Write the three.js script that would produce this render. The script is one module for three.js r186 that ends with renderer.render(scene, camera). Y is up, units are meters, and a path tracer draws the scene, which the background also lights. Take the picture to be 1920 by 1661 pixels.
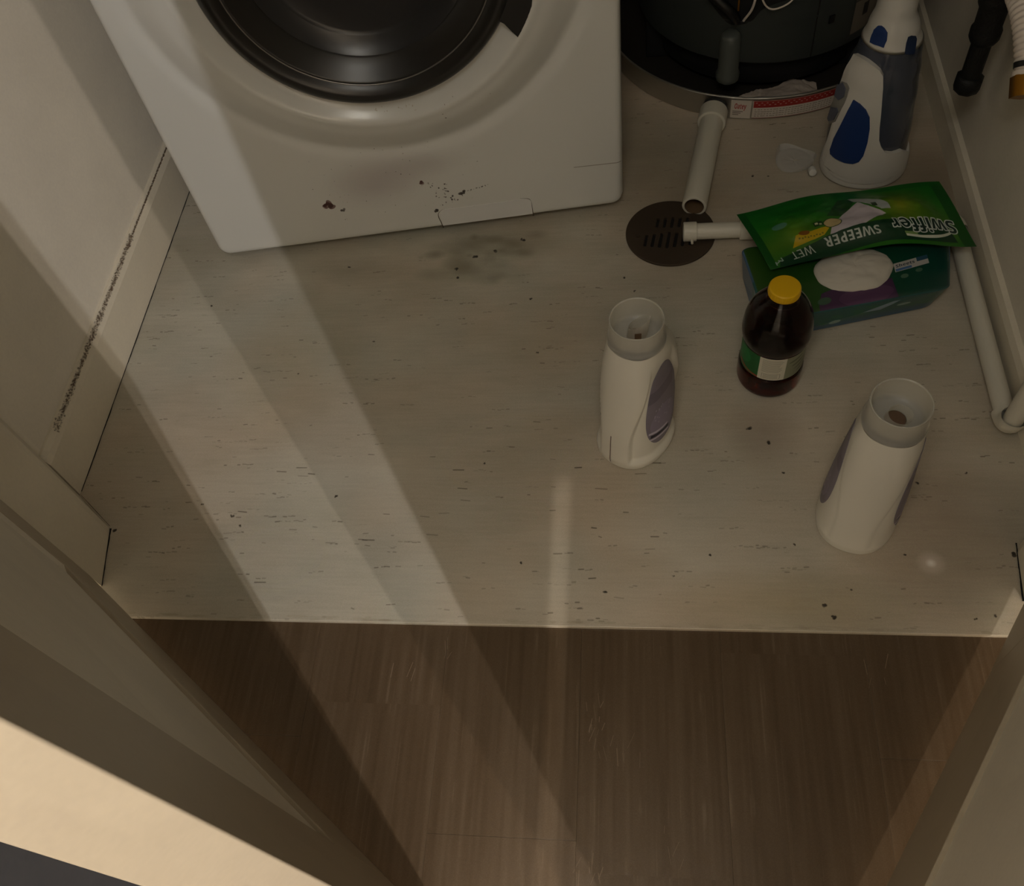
import * as THREE from 'three';
import { RoundedBoxGeometry } from 'three/addons/geometries/RoundedBoxGeometry.js';
import { mergeGeometries as mergeRaw, mergeVertices } from 'three/addons/utils/BufferGeometryUtils.js';
import { TessellateModifier } from 'three/addons/modifiers/TessellateModifier.js';
import { RectAreaLightUniformsLib } from 'three/addons/lights/RectAreaLightUniformsLib.js';

// ------------------------------------------------------------------ camera, exposure, area lights
const scene = new THREE.Scene();
scene.background = new THREE.Color(0x000000);
const camera = new THREE.PerspectiveCamera(51.03, 1920 / 1661, 0.02, 30);
camera.position.set(0, 1.16, 0);
camera.up.set(0.00393, 0.53776, -0.84309);
camera.lookAt(-0.12856, 1.16 - 0.83583, -0.53373);
const renderer = new THREE.WebGLRenderer({ antialias: true });
renderer.toneMapping = THREE.LinearToneMapping;
renderer.toneMappingExposure = 0.9;
renderer.shadowMap.enabled = true;
renderer.shadowMap.type = THREE.PCFSoftShadowMap;
RectAreaLightUniformsLib.init();
const LAMP_A = { pos: [1.42, 1.82, 1.9], power: 8.2, color: [1, 0.88, 0.79] };
const LAMP_B = { pos: [0.515, 1.75, 0.82], power: 4.1, color: [1, 0.98, 0.99] };
const FILL_PANEL = { pos: [0.15, 2.385, 0.7], w: 1.6, h: 0.5, power: 11, color: [1, 0.965, 0.865] };  // fill light added on the hall ceiling, no known fixture there
const STREAK_LAMP = { pos: [-0.1, 2.0, 4.25], power: 34, color: [1, 0.9, 0.8] };   // added lamp behind the wall slit to throw the floor streak

// ------------------------------------------------------------------ helpers
let seed = 7;
const rnd = () => { seed = (seed * 1664525 + 1013904223) >>> 0; return seed / 4294967296; };
const rr = (a, b) => a + (b - a) * rnd();
const hash = (x, y) => { let h = Math.imul(x, 374761393) + Math.imul(y, 668265263); h = Math.imul(h ^ (h >>> 13), 1274126177); return ((h ^ (h >>> 16)) >>> 0) / 4294967296; };
const sm = (t) => t * t * (3 - 2 * t);
function vnoise(x, y) {
  const xi = Math.floor(x), yi = Math.floor(y), u = sm(x - xi), v = sm(y - yi);
  const a = hash(xi, yi), b = hash(xi + 1, yi), c = hash(xi, yi + 1), d = hash(xi + 1, yi + 1);
  return a + (b - a) * u + (c - a) * v + (a - b - c + d) * u * v;
}
const fbm = (x, y) => 0.5 * vnoise(x, y) + 0.25 * vnoise(2.1 * x + 7, 2.1 * y + 3) + 0.15 * vnoise(4.3 * x + 1, 4.3 * y + 9) + 0.1 * vnoise(8.7 * x, 8.7 * y);
const clamp = (x, a, b) => Math.min(b, Math.max(a, x));
const step = (a, b, x) => sm(clamp((x - a) / (b - a), 0, 1));
const V3 = (x, y, z) => new THREE.Vector3(x, y, z);

const used = {};
function numbered(n) { used[n] = (used[n] || 0) + 1; return used[n] === 1 ? n : `${n}_${String(used[n] - 1).padStart(3, '0')}`; }
function mesh(name, geo, mat, parent = scene) {
  const m = new THREE.Mesh(geo, mat);
  m.name = numbered(name); m.castShadow = true; m.receiveShadow = true;
  parent.add(m); return m;
}
function thing(name, label, category, [x, y, z] = [0, 0, 0], turn = 0, group) {
  const o = new THREE.Group(); o.name = numbered(name); o.position.set(x, y, z); o.rotation.y = turn;
  o.userData = { label, category }; if (group) o.userData.group = group;
  scene.add(o); return o;
}
function structGroup(name, [x, y, z] = [0, 0, 0], turn = 0, label) {
  const o = new THREE.Group(); o.name = numbered(name); o.position.set(x, y, z); o.rotation.y = turn;
  o.userData = { kind: 'structure' }; if (label) o.userData.label = label; scene.add(o); return o;
}
function struct(name, geo, mat, label) { const m = mesh(name, geo, mat); m.userData = { kind: 'structure' }; if (label) m.userData.label = label; return m; }

// world-metre uv from the dominant normal
function muv(g, s = 1) {
  const p = g.attributes.position, n = g.attributes.normal, uv = new Float32Array(p.count * 2);
  for (let i = 0; i < p.count; i++) {
    const ax = Math.abs(n.getX(i)), ay = Math.abs(n.getY(i)), az = Math.abs(n.getZ(i));
    const [a, b] = ay >= ax && ay >= az ? [p.getX(i), p.getZ(i)] : ax >= az ? [p.getZ(i), p.getY(i)] : [p.getX(i), p.getY(i)];
    uv[2 * i] = a / s; uv[2 * i + 1] = b / s;
  }
  g.setAttribute('uv', new THREE.BufferAttribute(uv, 2)); return g;
}
const box = (w, h, d, x = 0, y = 0, z = 0) => new THREE.BoxGeometry(w, h, d).translate(x, y, z);
const rbox = (w, h, d, r, x = 0, y = 0, z = 0, seg = 3) => new RoundedBoxGeometry(w, h, d, seg, r).translate(x, y, z);
function prism(pts, y0, y1, bevel = 0) {           // footprint [x,z] -> vertical prism
  const s = new THREE.Shape(pts.map(([x, z]) => new THREE.Vector2(x, -z)));
  const g = new THREE.ExtrudeGeometry(s, { depth: y1 - y0 - 2 * bevel, bevelEnabled: bevel > 0, bevelSize: bevel, bevelThickness: bevel, bevelSegments: 2 });
  return g.rotateX(-Math.PI / 2).translate(0, y0 + bevel, 0);
}
function tube(pts, r, seg = 40, rad = 12, tension = 0.5) {
  return new THREE.TubeGeometry(new THREE.CatmullRomCurve3(pts.map((p) => V3(...p)), false, 'catmullrom', tension), seg, r, rad, false);
}
const lathe = (prof, n = 64) => new THREE.LatheGeometry(prof.map(([r, y]) => new THREE.Vector2(r, y)), n);
// surface from fn(u,v)->[x,y,z]; u around (closed or not), v along
function grid(fn, nu, nv, uvfn) {
  const pos = [], uv = [], idx = [];
  for (let j = 0; j <= nv; j++) for (let i = 0; i <= nu; i++) { pos.push(...fn(i / nu, j / nv)); const q = uvfn ? uvfn(i / nu, j / nv) : [i / nu, j / nv]; uv.push(q[0], q[1]); }
  for (let j = 0; j < nv; j++) for (let i = 0; i < nu; i++) { const a = j * (nu + 1) + i, b = a + 1, c = a + nu + 1, d = c + 1; idx.push(a, b, d, a, d, c); }
  const g = new THREE.BufferGeometry();
  g.setAttribute('position', new THREE.Float32BufferAttribute(pos, 3)); g.setAttribute('uv', new THREE.Float32BufferAttribute(uv, 2)); g.setIndex(idx); g.computeVertexNormals(); return g;
}
function weld(g) { const c = g.clone(); for (const k of Object.keys(c.attributes)) if (k !== 'position') c.deleteAttribute(k); const w = mergeVertices(c, 1e-6); w.computeVertexNormals(); return w; }
// thick patch: 2D outline tessellated, then each vertex (x,y,depth) mapped by fn to 3D
function patch(pts, thick, maxEdge, fn, smooth = true) {
  const shape = pts instanceof THREE.Shape ? pts : new THREE.Shape(smooth ? new THREE.SplineCurve([...pts, pts[0]].map(([a, b]) => new THREE.Vector2(a, b))).getPoints(pts.length * 5) : pts.map(([a, b]) => new THREE.Vector2(a, b)));
  let g = new THREE.ExtrudeGeometry(shape, { depth: thick, bevelEnabled: false, curveSegments: 16 });
  g = new TessellateModifier(maxEdge, 6).modify(g);
  const p = g.attributes.position;
  for (let i = 0; i < p.count; i++) { const q = fn(p.getX(i), p.getY(i), p.getZ(i)); p.setXYZ(i, q[0], q[1], q[2]); }
  g.deleteAttribute('normal'); g = mergeVertices(g, 1e-6); g.computeVertexNormals(); return g;
}
function canvas(w, h) { const c = document.createElement('canvas'); c.width = w; c.height = h; return [c, c.getContext('2d')]; }
function ctex(c) { const t = new THREE.CanvasTexture(c); t.colorSpace = THREE.SRGBColorSpace; t.anisotropy = 8; return t; }
function noiseTex(w, h, fn, srgb = true) {
  const d = new Uint8Array(w * h * 4);
  for (let y = 0; y < h; y++) for (let x = 0; x < w; x++) { const c = fn(x, y), k = (y * w + x) * 4; d[k] = clamp(c[0], 0, 255); d[k + 1] = clamp(c[1], 0, 255); d[k + 2] = clamp(c[2], 0, 255); d[k + 3] = 255; }
  const t = new THREE.DataTexture(d, w, h, THREE.RGBAFormat); if (srgb) t.colorSpace = THREE.SRGBColorSpace;
  t.magFilter = THREE.LinearFilter; t.minFilter = THREE.LinearMipmapLinearFilter; t.generateMipmaps = true; t.wrapS = t.wrapT = THREE.RepeatWrapping; t.needsUpdate = true; return t;
}
const std = (o) => new THREE.MeshStandardMaterial(o);
const phy = (o) => new THREE.MeshPhysicalMaterial(o);

const mergeGeometries = (list) => mergeRaw(list.map((g) => { const n = g.index ? g.toNonIndexed() : g; for (const k of Object.keys(n.attributes)) if (!['position', 'normal', 'uv'].includes(k)) n.deleteAttribute(k); return n; }));

// ------------------------------------------------------------------ materials
const paintTex = noiseTex(256, 256, (x, y) => { const n = (fbm(x / 40, y / 40) - 0.5) * 16 + (hash(x, y) - 0.5) * 5; return [224 + n, 217 + n, 202 + n * 0.9]; });
const bumpFine = noiseTex(256, 256, (x, y) => { const n = 255 * fbm(x / 5, y / 5); return [n, n, n]; }, false);
const M = {
  wall: std({ map: paintTex, roughness: 0.62, bumpMap: bumpFine, bumpScale: 0.0004 }),
  trim: std({ map: paintTex, color: 0xfaf8f2, roughness: 0.42 }),
  ceiling: std({ color: 0xdedace, roughness: 0.9 }),
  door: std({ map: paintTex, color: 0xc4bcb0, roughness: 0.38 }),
  doorPanel: std({ map: paintTex, color: 0xffffff, roughness: 0.42 }),  // lighter than stiles and rails to imitate light on the panels
  whitePaint: phy({ color: 0xdcdcda, roughness: 0.3, clearcoat: 0.4, clearcoatRoughness: 0.25 }),
  black: std({ color: 0x0c0c0d, roughness: 0.35 }),
  blackMatte: std({ color: 0x0a0a0a, roughness: 0.8 }),
  rubber: std({ color: 0x2a2a2b, roughness: 0.7 }),
  steel: std({ color: 0x9a9a98, metalness: 1, roughness: 0.35 }),
  alu: std({ color: 0xb8b6b0, metalness: 1, roughness: 0.42, bumpMap: bumpFine, bumpScale: 0.0005 }),
  jacket: std({ color: 0x3b403e, roughness: 0.5, metalness: 0.2 }),
  panInside: std({ color: 0x2b2620, roughness: 0.75, metalness: 0.3 }),
  pvc: std({ color: 0xd2cdbd, roughness: 0.42, bumpMap: bumpFine, bumpScale: 0.0002 }),
  iron: std({ color: 0x141414, roughness: 0.5, metalness: 0.4, bumpMap: bumpFine, bumpScale: 0.0008 }),
  grate: std({ color: 0x52463a, roughness: 0.55, metalness: 0.6, bumpMap: bumpFine, bumpScale: 0.0008 }),
  brass: std({ color: 0x9a6a1c, roughness: 0.4, metalness: 0.8 }),
  hose: std({ color: 0xd8ccc0, roughness: 0.5 }),
  grime: std({ color: 0x4c3d31, roughness: 0.95 }),
  gap: std({ color: 0x15120e, roughness: 0.95 }),
};
paintTex.repeat.set(1.5, 1.5);

// ------------------------------------------------------------------ closet floor: whitewashed sheet with dark sideways grain marks
const FX0 = -0.92, FZ0 = -1.92, FW = 1.6, FD = 1.48;
function closetFloorTexture() {
  const W = 2048, H = 1894, base = new Uint8ClampedArray(W * H * 4);
  for (let y = 0; y < H; y++) for (let x = 0; x < W; x++) {
    const X = x / 1280, Z = y / 1280, k = (y * W + x) * 4;
    const a = fbm(X * 5 + 3, Z * 5 + 11) - 0.5, b = fbm(X * 9 + 31, Z * 24) - 0.5, g = vnoise(X * 28, Z * 420) - 0.5, f = hash(x, y) - 0.5, t = fbm(X * 3.3 + 51, Z * 3.3 + 2) - 0.5;
    const l = 180 + a * 26 + b * 18 + g * 6 + f * 10;
    base[k] = l + 3 + t * 20; base[k + 1] = l - 6 - t * 4; base[k + 2] = l - 24 - t * 16; base[k + 3] = 255;
  }
  const [c, ctx] = canvas(W, H);
  const id = ctx.createImageData(W, H); id.data.set(base); ctx.putImageData(id, 0, 0);
  const px = (x) => (x - FX0) * 1280, pz = (z) => (z - FZ0) * 1280;
  const blot = (x, z, r, col, al, sq = 1) => { const g = ctx.createRadialGradient(0, 0, 0, 0, 0, r); g.addColorStop(0, `rgba(${col},${al})`); g.addColorStop(0.5, `rgba(${col},${al * 0.55})`); g.addColorStop(1, `rgba(${col},0)`); ctx.save(); ctx.translate(px(x), pz(z)); ctx.scale(1, sq); ctx.fillStyle = g; ctx.beginPath(); ctx.arc(0, 0, r, 0, 7); ctx.fill(); ctx.restore(); };
  // broad discolouration
  for (let i = 0; i < 34; i++) blot(rr(-0.85, 0.6), rr(-1.5, -0.46), rr(60, 220), rnd() < 0.5 ? '120,105,78' : '150,150,128', rr(0.05, 0.16), rr(0.35, 0.8));
  for (let i = 0; i < 46; i++) blot(-0.27 + rr(-0.12, 0.14) * rr(0.3, 1), -1.125 + rr(-0.05, 0.06) - 0, rr(8, 46), '74,70,52', rr(0.06, 0.22), rr(0.4, 1)); blot(-0.48, -1.10, 140, '80,72,60', 0.2, 0.35); blot(-0.2, -1.15, 150, '90,84,64', 0.25, 0.35);
  blot(0.19, -0.76, 80, '86,66,56', 0.3, 1.2); blot(0.42, -0.62, 200, '92,66,50', 0.22, 1.0); blot(0.2, -0.49, 220, '140,112,60', 0.25, 0.35); blot(0.05, -1.33, 200, '84,74,56', 0.25, 1.2);
  blot(-0.55, -0.9, 170, '140,112,66', 0.2, 1.3); blot(-0.1, -0.95, 160, '150,118,84', 0.14, 1); blot(0.5, -1.25, 140, '64,54,42', 0.4, 1.2);
  blot(0.387, -0.552, 26, '228,214,200', 0.75, 0.95); blot(0.387, -0.552, 10, '250,244,236', 0.9, 0.9);  // small pale round spot with a whiter centre
  // grain dashes along x, clustered
  ctx.lineCap = 'round';
  for (let i = 0; i < 1300; i++) {
    const x = rr(-0.88, 0.62), z = rr(-1.6, -0.45), dens = fbm(x * 6 + 9, z * 9 + 40);
    if (dens < 0.46 && rnd() < 0.8) continue;
    const L = rr(4, rnd() < 0.25 ? 60 : 24), n = 1 + (L / 9 | 0), al = rr(0.15, 0.62);
    for (let k = 0; k < n; k++) { if (rnd() < 0.25) continue; ctx.strokeStyle = `rgba(52,44,34,${al * rr(0.5, 1)})`; ctx.lineWidth = rr(0.7, 2.4); const a = px(x) + k * 9 + rr(-2, 2), y = pz(z) + rr(-1.6, 1.6) - k * 0.3; ctx.beginPath(); ctx.moveTo(a, y); ctx.lineTo(a + rr(3, 9), y + rr(-0.8, 0.8)); ctx.stroke(); }
  }
  for (let i = 0; i < 46; i++) { const x = rr(-0.66, 0.05), z = rr(-0.78, -0.47); ctx.strokeStyle = `rgba(48,40,30,${rr(0.3, 0.75)})`; ctx.lineWidth = rr(0.8, 2.2); ctx.beginPath(); ctx.moveTo(px(x), pz(z)); ctx.lineTo(px(x) + rr(4, 22), pz(z) + rr(-1, 2)); ctx.stroke(); }
  // the spots that stand out
  const spots = [[-.216, -.706, 4], [-.152, -.545, 4], [-.037, -.503, 6], [-.149, -.911, 4], [-.166, -1.024, 5], [-.723, -1.026, 5], [-.587, -.614, 6], [-.435, -.649, 5], [.054, -.528, 3], [.255, -.474, 7], [.247, -.49, 7], [.281, -.513, 4], [.212, -.69, 4], [.17, -.763, 8], [.198, -.739, 9], [-.013, -1.066, 5], [.005, -1.036, 4], [-.299, -1.095, 8], [-.266, -1.124, 10], [-.233, -1.136, 9], [-.292, -1.076, 7], [-.188, -1.159, 8], [-.49, -1.108, 6], [-.572, -.599, 5], [-.639, -.634, 5], [-.537, -.876, 3], [.389, -.673, 5], [.356, -.563, 4], [.456, -.689, 4], [.428, -.475, 4], [.451, -.48, 5], [.103, -.56, 4], [.216, -.577, 4], [-.421, -.94, 4], [.213, -1.296, 6], [.238, -1.295, 4], [-.766, -.59, 8], [.49, -.565, 9]];
  for (const [x, z, r] of spots) for (let k = 0; k < 3; k++) { ctx.fillStyle = `rgba(30,24,17,${rr(0.45, 0.9)})`; ctx.beginPath(); ctx.ellipse(px(x) + rr(-r, r) * 0.45, pz(z) + rr(-r, r) * 0.35, r * rr(0.25, 0.6), r * rr(0.2, 0.42), rr(0, 3), 0, 7); ctx.fill(); }
  // scuffed front edge
  for (let i = 0; i < 90; i++) { ctx.fillStyle = `rgba(120,106,82,${rr(0.05, 0.16)})`; ctx.beginPath(); ctx.ellipse(px(rr(-0.76, 0.48)), pz(-0.455 - Math.abs(rr(0, 0.006))), rr(4, 20), rr(1, 3), 0, 0, 7); ctx.fill(); }
  return ctex(c);
}
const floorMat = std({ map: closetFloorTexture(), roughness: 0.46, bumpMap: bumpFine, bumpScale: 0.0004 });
{
  const g = prism([[-0.95, -0.4985], [-0.76, -0.4985], [-0.757, -0.455], [0.487, -0.455], [0.49, -0.4985], [0.8, -0.4985], [0.8, -2.4], [-0.95, -2.4]], -0.012, 0, 0.0012);
  const p = g.attributes.position, uv = g.attributes.uv;
  for (let i = 0; i < p.count; i++) uv.setXY(i, (p.getX(i) - FX0) / FW, 1 - (p.getZ(i) - FZ0) / FD);
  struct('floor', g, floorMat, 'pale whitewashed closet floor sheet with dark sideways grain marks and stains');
}

// ------------------------------------------------------------------ hall floor: dark wood-look planks
function plankTexture(s) {
  return noiseTex(512, 1024, (x, y) => {
    const X = x / 512 + s * 13.7, Y = y / 1024 + s * 3.1;
    const g = vnoise(X * 90, Y * 7) - 0.5, h = vnoise(X * 34, Y * 3) - 0.5, c = fbm(X * 6, Y * 3) - 0.5, f = hash(x + s * 77, y) - 0.5, sc = vnoise(X * 150, Y * 11);
    const l = 78 + g * 12 + h * 9 + c * 11 + f * 10 + (sc > 0.88 ? (sc - 0.88) * 130 : 0);
    return [l + 7, l - 9, l - 27];
  });
}
{
  const slab = struct('hall_floor', muv(box(4.3, 0.1, 3.4, 0.35, -0.062, 1.2)), std({ color: 0x4a3a2a, roughness: 0.5 }), 'dark brown wood-look hall floor in front of the closet');
  const mats = [0, 1, 2].map((s) => std({ map: plankTexture(s + 1), roughness: 0.33, bumpMap: bumpFine, bumpScale: 0.0003 }));
  for (let i = 0; i < 11; i++) {
    const x0 = -1.135 + i * 0.178, cut = [-0.02, 0.21, 0.08, -0.3, 0.16][i % 5];
    const zc = i === 5 || i === 6 ? -0.192 + (i - 5) * 0.5 : cut;
    for (const [z0, z1] of [[-0.4545, zc - 0.0001], [zc + 0.0001, 0.62]]) {
      const g = rbox(0.1779, 0.006, z1 - z0, 0.0002, 0, 0, 0, 1), p = g.attributes.position, uv = g.attributes.uv, off = i * 0.37;
      for (let n = 0; n < p.count; n++) uv.setXY(n, (p.getX(n) + 0.09) / 0.36 + off, (p.getZ(n) + (z0 + z1) / 2) / 0.72 + off);
      const m = mesh('plank', g, mats[i % 3], slab); m.position.set(x0 + 0.089, -0.009, (z0 + z1) / 2);
    }
  }
}

{
  const bits = [];
  for (const [x, z, n] of [[-0.045, -0.339, 7], [-0.04, -0.31, 8], [-0.005, -0.3, 5], [-0.05, -0.165, 8], [-0.24, -0.42, 4], [0.04, -0.19, 4], [-0.3, -0.4, 3], [0.3, -0.4, 4]]) for (let k = 0; k < n; k++) bits.push(new THREE.BoxGeometry(rr(0.0003, 0.0009), 0.0003, rr(0.006, 0.022)).rotateY(rr(-0.5, 0.3)).translate(x + rr(-0.016, 0.016), -0.0059, z + rr(-0.02, 0.02)));
  const w = mesh('scuff_marks', mergeGeometries(bits), std({ color: 0x75634f, roughness: 0.6 }), scene.getObjectByName('hall_floor')); w.userData.kind = 'stuff';
}
{
  const g = rbox(0.79, 0.012, 0.93, 0.005), m = mesh('dark_floor_sheet', g, std({ color: 0x26262a, roughness: 0.95, bumpMap: bumpFine, bumpScale: 0.002 }));  // dark flat sheet covering the floor corner behind the left door
  m.position.set(-0.96, 0.0003, 0.135); m.userData = { label: 'dark charcoal sheet on the hall floor behind the left door, at the bottom left corner', category: 'mat' };
}

// ------------------------------------------------------------------ walls, ceiling
struct('ceiling', box(4.5, 0.1, 5.4, 0.35, 2.47, 0.25), M.ceiling);
struct('wall_left', muv(box(0.12, 2.42, 1.9, -0.9145, 1.21, -1.44)), M.wall, 'cream closet side wall left of the washing machine');
struct('wall_right', muv(box(0.12, 2.42, 1.9, 0.608, 1.21, -1.44)), M.wall, 'cream closet side wall behind the gas pipe');
struct('wall_back', muv(box(1.7, 2.42, 0.12, -0.15, 1.21, -2.33)), M.wall);
struct('wall_front', muv(mergeGeometries([
  prism([[-1.7, -0.4995], [-1.7, -0.647], [-0.84, -0.647], [-0.812, -0.622], [-0.784, -0.6], [-0.776, -0.594], [-0.772, -0.584], [-0.757, -0.4995]], 0, 2.42),
  prism([[2.4, -0.4995], [0.4905, -0.4995], [0.497, -0.568], [0.501, -0.578], [0.51, -0.586], [0.548, -0.64], [2.4, -0.64]], 0, 2.42),
  box(1.26, 0.37, 0.14, -0.135, 2.235, -0.57)])), M.trim, 'painted closet door frame wall with a chipped lower corner');
struct('wall_hall_left', muv(box(0.12, 2.42, 3.4, -1.76, 1.21, 1.2)), M.wall);
struct('wall_hall_right', muv(box(0.12, 2.42, 3.4, 2.46, 1.21, 1.2)), M.wall);
// far hall wall, slit added to shape the floor streak, added lamp room behind
struct('wall_hall_back', muv(mergeGeometries([box(1.9, 2.42, 0.12, -0.6535 - 0.4, 1.21, 2.86), box(2.7, 2.42, 0.12, 1.2535, 1.21, 2.86), box(0.007, 0.96, 0.12, -0.1, 1.94, 2.86)])), M.wall);
struct('wall_room_back', muv(mergeGeometries([box(2.2, 2.42, 0.1, -0.1, 1.21, 5.0), box(0.1, 2.42, 2.1, -1.2, 1.21, 3.95), box(0.1, 2.42, 2.1, 1.0, 1.21, 3.95)])), M.wall);
struct('ceiling_room', box(2.3, 0.1, 2.2, -0.1, 2.47, 3.97), M.ceiling);
struct('floor_room', box(2.3, 0.1, 2.2, -0.1, -0.062, 3.97), M.ceiling);

{
  const wf = scene.getObjectByName('wall_front');
  const crack = (a, b2, w, ph) => mesh('floor_crack', grid((u, v) => { const k = w * 0.6 * (0.35 + 0.9 * fbm(u * 7 + ph, 2)); return [a[0] + (b2[0] - a[0]) * u + k * (v - 0.3), 0.0008, a[1] + (b2[1] - a[1]) * u]; }, 40, 2), M.gap, wf);
  crack([-0.7725, -0.592], [-0.7575, -0.5], 0.005, 1); crack([-0.838, -0.648], [-0.775, -0.596], 0.002, 4); crack([0.4985, -0.582], [0.49, -0.5], -0.005, 9);
}
// baseboards
{
  const prof = [[0, 0], [0.014, 0], [0.014, 0.086], [0.011, 0.096], [0.004, 0.101], [0, 0.101]];
  const s = new THREE.Shape(prof.map(([a, b]) => new THREE.Vector2(a, b)));
  const g = new THREE.ExtrudeGeometry(s, { depth: 1.6, bevelEnabled: false }).translate(-0.8545, 0, -2.25);
  const b = struct('baseboard_left', muv(g), M.trim, 'cream baseboard with a dirty top edge along the left wall');
  const ribbon = (fw, x, y, z0, z1, seg, slope) => grid((u, v) => { const z = z0 + (z1 - z0) * u, w = fw(u, z); return slope ? [x + 0.0006 + w * (v - 0.5) * 0.7, y + w * (0.5 - v) * 0.7, z] : [x + w * v, y, z]; }, seg, 3);
  const [gc, gx] = canvas(2048, 32);
  gx.fillStyle = '#000'; gx.fillRect(0, 0, 2048, 32);
  for (let k = 0; k < 3000; k++) { const u = rnd(), w = u < 0.03 ? 1 : u < 0.5 ? 0.35 + 0.65 * fbm(u * 30, 2) : 0.18; gx.fillStyle = `rgba(255,255,255,${rr(0.15, 0.6)})`; gx.beginPath(); gx.ellipse(u * 2048, 16 + (rnd() + rnd() - 1) * 13 * w, rr(1, 5), rr(0.8, 2.6), 0, 0, 7); gx.fill(); }
  const alpha = new THREE.CanvasTexture(gc);
  mesh('grime_line', ribbon(() => 0.017, -0.8435, 0.1015, -0.70, -1.5, 120, true), std({ color: 0x5a4838, roughness: 0.95, alphaMap: alpha, transparent: true }), b);
  mesh('joint_shadow', ribbon((u, z) => 0.0005 + 0.0022 * fbm(z * 45, 8), -0.8405, 0.0009, -0.655, -1.35, 200, false), M.gap, b);  // dark ribbon drawn as the gap shadow along the baseboard foot
  const s2 = new THREE.Shape([[0, 0], [0.012, 0], [0.012, 0.045], [0.008, 0.056], [0, 0.06]].map(([a, b2]) => new THREE.Vector2(-a, b2)));
  struct('baseboard_right', muv(new THREE.ExtrudeGeometry(s2, { depth: 1.57, bevelEnabled: false }).translate(0.549, 0, -2.25)), M.trim, 'low cream baseboard behind the white pipe on the right wall');
}

// ------------------------------------------------------------------ doors (two panelled leaves standing open)
function doorLeaf(name, hinge, turn, zc, L, ext, label) {
  const d = structGroup(name, [hinge[0], 0.04, hinge[1]], turn, label);
  const H = 1.95, st = 0.112, t = 0.035, bot = 0.206;
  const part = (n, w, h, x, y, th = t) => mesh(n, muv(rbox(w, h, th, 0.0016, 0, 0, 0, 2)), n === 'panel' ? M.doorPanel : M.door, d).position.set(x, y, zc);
  part('stile', st + ext, H, st / 2 - ext / 2, H / 2); part('stile', st, H, L - st / 2, H / 2);
  const iw = L - 2 * st - 0.0004;
  part('rail', iw, bot, L / 2, bot / 2); part('rail', iw, 0.13, L / 2, 0.93); part('rail', iw, 0.13, L / 2, H - 0.065);
  for (const [y0, y1] of [[bot, 0.865], [0.995, H - 0.13]]) {
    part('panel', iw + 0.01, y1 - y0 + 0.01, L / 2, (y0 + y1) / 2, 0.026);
    const bars = [], m = 0.011, r = t / 2 - 0.013;
    for (const sd of [-1, 1]) for (const e of [-1, 1]) {
      const xe = e < 0 ? st : L - st, z = zc + sd * 0.013;
      bars.push(prism([[xe - e * 0, z], [xe - e * m, z], [xe - e * m * 0.55, z + sd * r * 0.35], [xe, z + sd * (r - 0.001)]], y0, y1));
    }
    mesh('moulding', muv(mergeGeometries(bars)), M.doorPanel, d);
  }
  return d;
}
doorLeaf('door_1', [-0.7397, -0.4874], Math.atan2(-0.6044, 0.7967), 0.0175, 0.692, 0.018, 'white panelled closet door leaf standing open on the left');
doorLeaf('door_2', [0.4772, -0.4876], Math.atan2(-0.8434, -0.5373), -0.0175, 0.7, 0.013, 'white panelled closet door leaf standing open on the right');

// ------------------------------------------------------------------ lamps of the hall, plus added fill panel and streak lamp
function bulb(L, label, soft = 0.6) {
  const t = thing('ceiling_lamp', label, 'lamp', [L.pos[0], 0, L.pos[2]]);
  mesh('canopy', lathe([[0, 2.419], [0.06, 2.419], [0.058, 2.40], [0.02, 2.385], [0.012, 2.36], [0.012, L.pos[1] + 0.07], [0, L.pos[1] + 0.07]], 32), M.steel, t);
  mesh('socket', lathe([[0, L.pos[1] + 0.075], [0.02, L.pos[1] + 0.07], [0.022, L.pos[1] + 0.034], [0, L.pos[1] + 0.034]], 24), M.whitePaint, t);
  const c = new THREE.Color().setRGB(...L.color);
  const b = mesh('bulb', new THREE.SphereGeometry(0.03, 24, 16), std({ color: 0xffffff, emissive: c, emissiveIntensity: 6 }), t); b.position.y = L.pos[1];
  const p = new THREE.PointLight(c, L.power, 0, 2); p.position.y = L.pos[1]; p.castShadow = true; p.shadow.radius = soft; p.shadow.mapSize.set(2048, 2048); p.shadow.camera.near = 0.03; p.shadow.bias = -0.0005; t.add(p);
}
bulb(LAMP_A, 'bare round bulb hanging low from the far right of the hall ceiling', 0.35);
bulb(LAMP_B, 'bare round bulb hanging low from the hall ceiling just outside the closet', 0.25);
bulb(STREAK_LAMP, 'added unseen bulb behind the slit in the far hall wall', 0.15);
{
  const t = thing('added_fill_panel', 'added unseen fill light panel on the hall ceiling behind the doors', 'lamp', FILL_PANEL.pos);
  const c = new THREE.Color().setRGB(...FILL_PANEL.color);
  mesh('frame', mergeGeometries([box(FILL_PANEL.w + 0.04, 0.035, 0.02, 0, 0.017, FILL_PANEL.h / 2 + 0.01), box(FILL_PANEL.w + 0.04, 0.035, 0.02, 0, 0.017, -FILL_PANEL.h / 2 - 0.01), box(0.02, 0.035, FILL_PANEL.h, FILL_PANEL.w / 2 + 0.01, 0.017, 0), box(0.02, 0.035, FILL_PANEL.h, -FILL_PANEL.w / 2 - 0.01, 0.017, 0)]), M.trim, t);
  mesh('diffuser', box(FILL_PANEL.w, 0.006, FILL_PANEL.h, 0, 0.012, 0), std({ color: 0xffffff, emissive: c, emissiveIntensity: 1.2 }), t);
  const l = new THREE.RectAreaLight(c, FILL_PANEL.power, FILL_PANEL.w, FILL_PANEL.h); l.position.y = 0.004; l.rotation.x = -Math.PI / 2; t.add(l);
}

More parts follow.
